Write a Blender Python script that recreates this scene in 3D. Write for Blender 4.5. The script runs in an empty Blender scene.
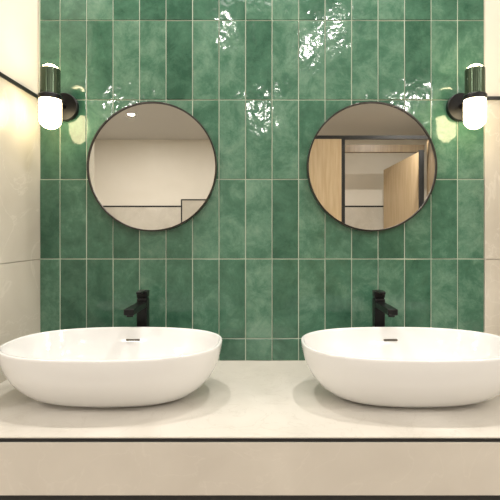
import bpy, bmesh, math, random
from mathutils import Vector, Matrix
random.seed(11)
sc=bpy.context.scene
D=1.59; F=418.0; CZ=1.333; CT=0.85   # camera distance, focal px, camera height, counter top

# ---------------------------------------------------------------- materials
def new_mat(name):
    m=bpy.data.materials.new(name); m.use_nodes=True
    nt=m.node_tree; return m,nt,nt.nodes["Principled BSDF"]
def simple(name,col,rough=.5,metal=0,emis=None,es=0,coat=0):
    m,nt,b=new_mat(name)
    b.inputs["Base Color"].default_value=(*col,1); b.inputs["Roughness"].default_value=rough
    b.inputs["Metallic"].default_value=metal; b.inputs["Coat Weight"].default_value=coat
    if emis:
        b.inputs["Emission Color"].default_value=(*emis,1); b.inputs["Emission Strength"].default_value=es
    return m
def stone(name,c1,c2,c3,rough=.4,scale=2.5,vein=.45):
    m,nt,b=new_mat(name); N=nt.nodes; L=nt.links
    g=N.new("ShaderNodeNewGeometry")
    n1=N.new("ShaderNodeTexNoise"); n1.inputs["Scale"].default_value=scale; n1.inputs["Detail"].default_value=8; n1.inputs["Distortion"].default_value=.6
    L.new(g.outputs["Position"],n1.inputs["Vector"])
    r=N.new("ShaderNodeValToRGB"); r.color_ramp.elements[0].position=.3; r.color_ramp.elements[1].position=.7
    r.color_ramp.elements[0].color=(*c1,1); r.color_ramp.elements[1].color=(*c2,1)
    L.new(n1.outputs["Fac"],r.inputs["Fac"])
    out=r.outputs["Color"]
    if vein:
        n2=N.new("ShaderNodeTexNoise"); n2.inputs["Scale"].default_value=scale*1.3; n2.inputs["Detail"].default_value=6; n2.inputs["Distortion"].default_value=1.6
        L.new(g.outputs["Position"],n2.inputs["Vector"])
        s=N.new("ShaderNodeMath"); s.operation='SUBTRACT'; s.inputs[1].default_value=.5; L.new(n2.outputs["Fac"],s.inputs[0])
        a=N.new("ShaderNodeMath"); a.operation='ABSOLUTE'; L.new(s.outputs[0],a.inputs[0])
        mr=N.new("ShaderNodeMapRange"); mr.inputs["From Min"].default_value=0; mr.inputs["From Max"].default_value=.012
        mr.inputs["To Min"].default_value=vein; mr.inputs["To Max"].default_value=0; L.new(a.outputs[0],mr.inputs["Value"])
        mx=N.new("ShaderNodeMixRGB"); L.new(mr.outputs[0],mx.inputs["Fac"]); L.new(out,mx.inputs["Color1"]); mx.inputs["Color2"].default_value=(*c3,1)
        out=mx.outputs["Color"]
    L.new(out,b.inputs["Base Color"]); b.inputs["Roughness"].default_value=rough
    return m
def wood(name,c1,c2):
    m,nt,b=new_mat(name); N=nt.nodes; L=nt.links
    g=N.new("ShaderNodeNewGeometry"); mp=N.new("ShaderNodeMapping"); mp.inputs["Scale"].default_value=(9,9,.7)
    n=N.new("ShaderNodeTexNoise"); n.inputs["Scale"].default_value=3; n.inputs["Detail"].default_value=8
    L.new(g.outputs["Position"],mp.inputs["Vector"]); L.new(mp.outputs[0],n.inputs["Vector"])
    r=N.new("ShaderNodeValToRGB"); r.color_ramp.elements[0].position=.35; r.color_ramp.elements[1].position=.65
    r.color_ramp.elements[0].color=(*c1,1); r.color_ramp.elements[1].color=(*c2,1)
    L.new(n.outputs["Fac"],r.inputs["Fac"]); L.new(r.outputs["Color"],b.inputs["Base Color"]); b.inputs["Roughness"].default_value=.45
    return m

def tile_mat():
    m,nt,b=new_mat("green_glazed_tile"); N=nt.nodes; L=nt.links
    g=N.new("ShaderNodeNewGeometry")
    at=N.new("ShaderNodeAttribute"); at.attribute_name="rnd"
    ad=N.new("ShaderNodeVectorMath"); ad.operation='MULTIPLY_ADD'; ad.inputs[1].default_value=(9,9,9)
    L.new(at.outputs["Color"],ad.inputs[0]); L.new(g.outputs["Position"],ad.inputs[2])
    n1=N.new("ShaderNodeTexNoise"); n1.inputs["Scale"].default_value=12; n1.inputs["Detail"].default_value=12; n1.inputs["Roughness"].default_value=.76; n1.inputs["Distortion"].default_value=.3
    L.new(ad.outputs[0],n1.inputs["Vector"])
    sep=N.new("ShaderNodeSeparateColor"); L.new(at.outputs["Color"],sep.inputs[0])
    ma=N.new("ShaderNodeMath"); ma.operation='MULTIPLY_ADD'; ma.inputs[1].default_value=.24; L.new(sep.outputs[0],ma.inputs[0]); L.new(n1.outputs["Fac"],ma.inputs[2])
    r=N.new("ShaderNodeValToRGB"); cr=r.color_ramp
    cr.elements[0].position=.42; cr.elements[0].color=(.025,.085,.053,1)
    cr.elements[1].position=.90; cr.elements[1].color=(.165,.29,.21,1)
    e=cr.elements.new(.63); e.color=(.058,.150,.098,1)
    L.new(ma.outputs[0],r.inputs["Fac"]); L.new(r.outputs["Color"],b.inputs["Base Color"])
    # glaze waviness: broad pillowing plus short ripples
    n2=N.new("ShaderNodeTexNoise"); n2.inputs["Scale"].default_value=18; n2.inputs["Detail"].default_value=2
    L.new(ad.outputs[0],n2.inputs["Vector"])
    n3=N.new("ShaderNodeTexNoise"); n3.inputs["Scale"].default_value=60; n3.inputs["Detail"].default_value=1
    L.new(ad.outputs[0],n3.inputs["Vector"])
    m2=N.new("ShaderNodeMath"); m2.operation='MULTIPLY_ADD'; m2.inputs[1].default_value=.11; L.new(n3.outputs["Fac"],m2.inputs[0]); L.new(n2.outputs["Fac"],m2.inputs[2])
    bp=N.new("ShaderNodeBump"); bp.inputs["Strength"].default_value=.40; bp.inputs["Distance"].default_value=.005
    L.new(m2.outputs[0],bp.inputs["Height"]); L.new(bp.outputs[0],b.inputs["Normal"])
    b.inputs["Roughness"].default_value=.09; b.inputs["IOR"].default_value=1.55
    return m

M_tile=tile_mat()
M_grout=simple("pale_grout",(.50,.56,.46),.9)
M_plaster=stone("cream_plaster",(.74,.69,.60),(.78,.735,.65),(.7,.6,.5),.75,1.5,vein=0)
M_marble=stone("cream_stone_tile",(.50,.46,.39),(.64,.60,.525),(.74,.70,.63),.3,2.6,.4)
M_counter=stone("offwhite_counter_stone",(.57,.54,.485),(.67,.64,.585),(.50,.46,.40),.35,5,.35)
M_fascia=stone("beige_fascia_stone",(.54,.50,.44),(.61,.57,.505),(.70,.66,.59),.4,4,.2)
M_black=simple("matte_black_metal",(.012,.012,.013),.35,.6)
M_trim=simple("black_trim_metal",(.02,.02,.02),.4,.3)
M_frame=simple("dark_gunmetal_frame",(.045,.042,.038),.28,.8)
M_mirror=simple("mirror_silver",(.87,.88,.87),.0,1)
M_ceramic=simple("white_glazed_ceramic",(.75,.75,.745),.07,0,coat=.4)
M_slot=simple("overflow_metal",(.13,.115,.09),.3,.8)
M_chrome=simple("chrome",(.8,.8,.8),.12,1)
M_ceil=simple("ceiling_paint",(.58,.56,.52),.85)
M_floor=stone("floor_stone",(.34,.31,.27),(.42,.39,.35),(.5,.46,.4),.35,2)
M_wood=wood("light_oak",(.50,.36,.2),(.60,.45,.28))
M_dwood=wood("brown_oak",(.16,.11,.06),(.22,.16,.09))
M_bulb=simple("frosted_glass_lit",(1,.9,.75),.3,0,(1,.82,.48),15)
M_bulb2=simple("frosted_cap_lit",(1,.9,.75),.3,0,(1,.82,.48),30)
M_white=simple("white_trim",(.8,.78,.74),.5)
M_sc=simple("sconce_greenish_metal",(.05,.075,.045),.22,.7)  # dark glossy metal with a green tint in its base colour

# ---------------------------------------------------------------- helpers
def link(o,parent=None):
    sc.collection.objects.link(o)
    if parent: o.parent=parent
    return o
def mesh_obj(name,bm,mat,parent=None,smooth=False):
    me=bpy.data.meshes.new(name); bmesh.ops.recalc_face_normals(bm,faces=bm.faces); bm.to_mesh(me); bm.free()
    if smooth:
        for p in me.polygons: p.use_smooth=True
    me.materials.append(mat)
    return link(bpy.data.objects.new(name,me),parent)
def box(name,x0,x1,y0,y1,z0,z1,mat,parent=None,bevel=0):
    bm=bmesh.new(); bmesh.ops.create_cube(bm,size=1)
    for v in bm.verts:
        v.co=Vector((x0+(v.co.x+.5)*(x1-x0),y0+(v.co.y+.5)*(y1-y0),z0+(v.co.z+.5)*(z1-z0)))
    if bevel: bmesh.ops.bevel(bm,geom=bm.edges[:],offset=bevel,segments=3,affect='EDGES',profile=.5)
    return mesh_obj(name,bm,mat,parent)
def lathe(name,prof,mat,loc,axis='Z',seg=48,parent=None):
    bm=bmesh.new(); rings=[]
    for r,z in prof:
        if r<1e-6: rings.append([bm.verts.new((0,0,z))])
        else: rings.append([bm.verts.new((r*math.cos(2*math.pi*i/seg),r*math.sin(2*math.pi*i/seg),z)) for i in range(seg)])
    for a,b in zip(rings,rings[1:]):
        for i in range(seg):
            j=(i+1)%seg
            if len(a)==1 and len(b)==1: continue
            if len(a)==1: bm.faces.new((a[0],b[i],b[j]))
            elif len(b)==1: bm.faces.new((a[i],a[j],b[0]))
            else: bm.faces.new((a[i],a[j],b[j],b[i]))
    if axis=='Y': bmesh.ops.rotate(bm,verts=bm.verts,cent=(0,0,0),matrix=Matrix.Rotation(math.pi/2,3,'X'))  # +z -> -y
    bmesh.ops.translate(bm,verts=bm.verts,vec=loc)
    o=mesh_obj(name,bm,mat,parent,True)
    md=o.modifiers.new("es",'EDGE_SPLIT'); md.split_angle=math.radians(35)
    return o
def empty(name,loc=(0,0,0)):
    e=bpy.data.objects.new(name,None); e.empty_display_size=.05; e.location=(0,0,0); sc.collection.objects.link(e); return e

# ---------------------------------------------------------------- room shell
CH=3.15; RB=-6.61; XL=-3.5; XR=3.5; NL=-.84; NR=1.30; ND=-.56
TZ=CZ+.502
G0=(41-262)/263.; G1=(483-262)/263.
box("wall_back",XL-.1,XR+.1,0,.12,0,CH,M_plaster)
def wainscot_y(name,x0,x1,y,sgn,z1=TZ,zj=CZ-.099,th=.013):
    e=empty(name)
    t=.012
    ys=sorted((y,y+sgn*t))
    box("slab_lower",x0,x1,ys[0],ys[1],0,zj-.001,M_marble,e)
    box("slab_upper",x0,x1,ys[0],ys[1],zj+.001,z1,M_marble,e)
    yt=sorted((y,y+sgn*(t+.004)))
    box("cap_trim",x0,x1,yt[0],yt[1],z1,z1+th,M_trim,e)
    return e
def wainscot_x(name,y0,y1,x,sgn,z1=TZ,zj=CZ-.099):
    e=empty(name); t=.012
    xs=sorted((x,x+sgn*t))
    box("slab_lower",xs[0],xs[1],y0,y1,0,zj-.001,M_marble,e)
    box("slab_upper",xs[0],xs[1],y0,y1,zj+.001,z1,M_marble,e)
    xt=sorted((x,x+sgn*(t+.004)))
    box("cap_trim",xt[0],xt[1],y0,y1,z1,z1+.013,M_trim,e)
    return e
wainscot_y("wall_back_cladding",G1+.001,NR,0,-1)
box("wall_left",NL-.14,NL-.012,ND,0,0,CH,M_plaster)
wainscot_x("wall_left_cladding",ND,0,NL-.012,1)
box("wall_right",NR,NR+.14,ND,0,0,CH,M_plaster)
box("wall_left_room",XL-.1,XL,RB,0,0,CH,M_plaster)
box("wall_right_room",XR,XR+.1,RB,0,0,CH,M_plaster)
box("wall_rear",XL-.1,XR+.1,RB-.1,RB,0,CH,M_plaster)
wainscot_y("wall_rear_cladding",XL,XR,RB,1,zj=1.2,th=.03)
box("floor",XL-.1,XR+.1,RB-.1,.12,-.1,0,M_floor)
box("ceiling",XL-.1,XR+.1,RB-.1,.12,CH,CH+.1,M_ceil)

# ---------------------------------------------------------------- green tiles (single mesh)
box("wall_back_grout",G0-.004,G1,-.0072,0,CT-.04,CH,M_grout)
cols=[G0]+[(61+i*26.375-262)/263. for i in range(17)]
rows=[CT-.0]+[CZ-.399+.3008*i for i in range(9)]
bm=bmesh.new(); lay=bm.loops.layers.float_color.new("rnd")
g=.0034
for ci in range(len(cols)-1):
    for ri in range(len(rows)-1):
        x0=cols[ci]+g/2; x1=cols[ci+1]-g/2; z0=rows[ri]+g/2; z1=min(rows[ri+1],CH)-g/2
        if z1-z0<.02: continue
        rc=(random.random(),random.random(),random.random(),1)
        tx=random.gauss(0,.009); tz=random.gauss(0,.004)
        cx=(x0+x1)/2; cz=(z0+z1)/2
        def P(x,z,y): return (x,y+tx*(x-cx)+tz*(z-cz),z)
        b=.0015
        o=[bm.verts.new((x,-.004,z)) for x,z in ((x0,z0),(x1,z0),(x1,z1),(x0,z1))]
        m_=[bm.verts.new(P(x,z,-.0088)) for x,z in ((x0,z0),(x1,z0),(x1,z1),(x0,z1))]
        t=[bm.verts.new(P(x,z,-.0100)) for x,z in ((x0+b,z0+b),(x1-b,z0+b),(x1-b,z1-b),(x0+b,z1-b))]
        fs=[bm.faces.new(t)]
        for A,B in ((o,m_),(m_,t)):
            for i in range(4):
                j=(i+1)%4; fs.append(bm.faces.new((A[i],A[j],B[j],B[i])))
        for f in fs:
            for l in f.loops: l[lay]=rc
mesh_obj("wall_back_green_tiles",bm,M_tile)

# ---------------------------------------------------------------- vanity counter
CF=-.60
v=empty("vanity_counter")
box("countertop",NL,NR,CF,0,CT-.003,CT,M_counter,v)
box("shadow_gap_trim",NL,NR,CF+.004,0,CT-.014,CT-.003,M_trim,v)
box("fascia",NL,NR,CF,-.0,CT-.139,CT-.014,M_fascia,v,.001)
box("lower_trim",NL,NR,CF-.001,0,CT-.156,CT-.139,M_trim,v)
box("under_cabinet",NL,NR,CF+.03,0,CT-.36,CT-.156,M_fascia,v)

# ---------------------------------------------------------------- basins
def basin(name,cx):
    e=empty(name); cy=-.352; seg=96; N=2.45
    A=.316; B=.190; H=.163
    def ring(bm,a,b,z,n=N):
        vs=[]
        for i in range(seg):
            th=2*math.pi*i/seg; c=math.cos(th); s=math.sin(th)
            x=a*math.copysign(abs(c)**(2/n),c); y=b*math.copysign(abs(s)**(2/n),s)
            vs.append(bm.verts.new((cx+x,cy+y,CT+z)))
        return vs
    prof=[(.165,.072,.0),(.178,.080,.0008),(.190,.088,.003),(.210,.103,.009),(.238,.124,.023),(.265,.145,.044),(.287,.163,.070),(.303,.177,.100),(.312,.186,.130),(A,B,H-.009),(A,B,H-.003),(A-.0012,B-.0012,H-.0005),(A-.003,B-.003,H),
          (A-.006,B-.006,H),(A-.008,B-.008,H-.0012),(A-.0095,B-.0095,H-.005),(.300,.175,.136),(.291,.166,.110),(.277,.154,.084),(.256,.137,.058),(.226,.114,.038),(.19,.086,.026),(.13,.055,.021),(.06,.035,.018),(.022,.022,.017)]
    bm=bmesh.new()
    rs=[ring(bm,a,b,z,N if a>.1 else 2.0) for a,b,z in prof]
    for p,q in zip(rs,rs[1:]):
        for i in range(seg):
            j=(i+1)%seg; bm.faces.new((p[i],p[j],q[j],q[i]))
    bm.faces.new(rs[0][::-1]); bm.faces.new(rs[-1])
    mesh_obj("bowl",bm,M_ceramic,e,True)
    lathe("drain_ring",[(0,.004),(.018,.004),(.022,.0015),(.022,0)],M_chrome,(cx,cy,CT+.017),parent=e)
    o=box("overflow_slot",cx-.023,cx+.023,cy+.165,cy+.173,CT+.120,CT+.126,M_slot,e,.002)
    return e
basin("vessel_sink",-.435); basin("vessel_sink",.433)

# ---------------------------------------------------------------- faucets
def faucet(cx):
    e=empty("basin_faucet"); y=-.085; w=.0185
    lathe("base_flange",[(0,0),(.027,0),(.027,.004),(.024,.006),(0,.006)],M_black,(cx,y,CT),parent=e)
    box("body",cx-w,cx+w,y-w,y+w,CT+.004,CT+.248,M_black,e,.003)
    box("spout",cx-w+.002,cx+w-.002,y-.165,y,CT+.218,CT+.238,M_black,e,.003)
    lathe("aerator",[(0,0),(.011,0),(.011,.008),(0,.008)],M_black,(cx,y-.150,CT+.212),parent=e,seg=24)
    box("handle_collar",cx-w+.003,cx+w-.003,y-w+.003,y+w-.003,CT+.246,CT+.254,M_black,e)
    box("lever_block",cx-w,cx+w,y-w,y+w,CT+.252,CT+.276,M_black,e,.003)
    box("lever_handle",cx-.010,cx+.010,y-.055,y+.01,CT+.270,CT+.278,M_black,e,.0025)
faucet(-.428); faucet(.420)

# ---------------------------------------------------------------- mirrors
def mirror(cx):
    e=empty("round_wall_mirror"); R=.2425; z=CZ+.248
    lathe("backing",[(0,.012),(R-.02,.012),(R-.02,.028),(0,.028)],M_black,(cx,0,z),'Y',96,e)
    lathe("glass",[(0,.0285),(R-.004,.0285)],M_mirror,(cx,0,z),'Y',128,e)
    lathe("frame",[(R-.006,.012),(R,.012),(R,.033),(R-.001,.034),(R-.005,.034),(R-.006,.033),(R-.006,.012)],M_frame,(cx,0,z),'Y',128,e)
mirror(-.411); mirror(.411)

# ---------------------------------------------------------------- sconces
def sconce(cx):
    e=empty("wall_sconce"); z=CZ+.472; y=-.125
    lathe("mount_plate",[(0,.011),(.050,.011),(.052,.013),(.052,.028),(.050,.030),(0,.030)],M_black,(cx,0,z),'Y',48,e)
    lathe("arm",[(0,.028),(.011,.028),(.011,.115),(0,.115)],M_black,(cx,0,z),'Y',24,e)
    box("arm_joint",cx-.014,cx+.014,y-.014,y+.03,z-.014,z+.014,M_black,e,.004)
    lathe("upper_holder",[(0,.01),(.030,.01),(.033,.013),(.033,.100),(.0315,.102),(.029,.102),(.029,.07),(0,.07)],M_sc,(cx,y,z),parent=e)
    lathe("upper_lens",[(0,.071),(.0275,.071),(.0275,.102),(.024,.109),(.015,.115),(0,.118)],M_bulb2,(cx,y,z),parent=e)
    lathe("lower_cap",[(0,.012),(.036,.012),(.039,.008),(.039,-.006),(0,-.006)],M_black,(cx,y,z),parent=e)
    pr=[(0,-.006),(.035,-.006),(.0365,-.012),(.0365,-.074)]
    for i in range(1,9):
        a=i/8*math.pi/2; pr.append((.0365*math.cos(a),-.074-.034*math.sin(a)))
    pr[-1]=(0,pr[-1][1])
    lathe("glass_shade",pr,M_bulb,(cx,y,z),parent=e)
sconce(-.742); sconce(.746)

# ---------------------------------------------------------------- rear of room (seen in mirrors)
def Y(d): return -(d-D)
p=empty("partition_screen")
box("panel",-1.23,-.4,Y(6.6),Y(6.5),0,TZ,M_marble,p); box("cap_trim",-1.23,-.4,Y(6.6)-.002,Y(6.5)+.002,TZ,TZ+.02,M_trim,p)
box("end_trim",-1.25,-1.23,Y(6.6)-.002,Y(6.5)+.002,0,TZ+.02,M_trim,p)
d=empty("door_1")
box("leaf",.55,1.13,Y(6.05),Y(6.0),0.01,2.67,M_wood,d); box("jamb",1.13,1.18,Y(6.05),Y(6.0),0,2.67,M_trim,d)
box("head_rail",.55,2.7,Y(6.05),Y(6.0),2.67,2.72,M_trim,d)
box("side_panel",2.40,2.7,Y(6.15),Y(6.05),0,2.67,M_dwood,d)
box("header_panel",1.18,2.7,Y(7.1),Y(7.0),2.68,2.80,M_dwood,d)
d2=empty("door_2"); box("leaf",2.31,2.36,Y(8.0),Y(6.2),.01,2.53,M_wood,d2); box("edge",2.30,2.37,Y(6.2),Y(6.17),.01,2.55,M_trim,d2)

# ---------------------------------------------------------------- lights
def area(loc,size,power,col=(1,.94,.87),shape='DISK',spread=180):
    l=bpy.data.lights.new("downlight_or_fill_lamp",'AREA'); l.shape=shape; l.size=size; l.energy=power; l.color=col; l.spread=math.radians(spread)  # shared by the downlights and the added fill panels
    o=bpy.data.objects.new("downlight_or_fill_lamp",l); o.location=loc; return o
def downlight(x,y,power,r=.045):
    e=empty("ceiling_downlight")
    lathe("bezel",[(r,-.003),(r+.018,-.003),(r+.02,0),(r,0)],M_white,(x,y,CH-.0005),parent=e,seg=32)
    o=area((x,y,CH-.006),r*2,power); link(o,e)
for x,y,pw in ((.48,-2.55,11),(.66,-2.1,6),(-.35,-2.2,5),(-2.0,-4.86,48),(2.0,-4.3,46),(0,-4.6,18),(-2.4,-2.0,22),(2.4,-2.0,22),(-.45,-.36,17),(.45,-.36,17)):
    downlight(x,y,pw)
def panel(x,y,w,pw):  # unseen large panel light, added as soft fill for the room
    e=empty("fill_light_panel")
    box("frame",x-w/2-.02,x+w/2+.02,y-w/2-.02,y+w/2+.02,CH-.006,CH-.001,M_white,e)
    o=area((x,y,CH-.008),w,pw,(1,.95,.90),'SQUARE'); link(o,e)
panel(0,-1.3,.6,6); panel(-3.0,-2.6,.6,34); panel(3.0,-2.6,.6,34)

w=bpy.data.worlds.new("world"); sc.world=w; w.use_nodes=True
w.node_tree.nodes["Background"].inputs[0].default_value=(1,.94,.85,1); w.node_tree.nodes["Background"].inputs[1].default_value=.3

# ---------------------------------------------------------------- camera
c=bpy.data.cameras.new("camera"); c.sensor_width=36; c.lens=36*F/500; c.shift_x=-.024; c.shift_y=-.034; c.clip_start=.02
co=bpy.data.objects.new("camera",c); co.location=(0,-D,CZ); co.rotation_euler=(math.pi/2,0,0); sc.collection.objects.link(co); sc.camera=co
sc.view_settings.view_transform='Standard'; sc.view_settings.exposure=0
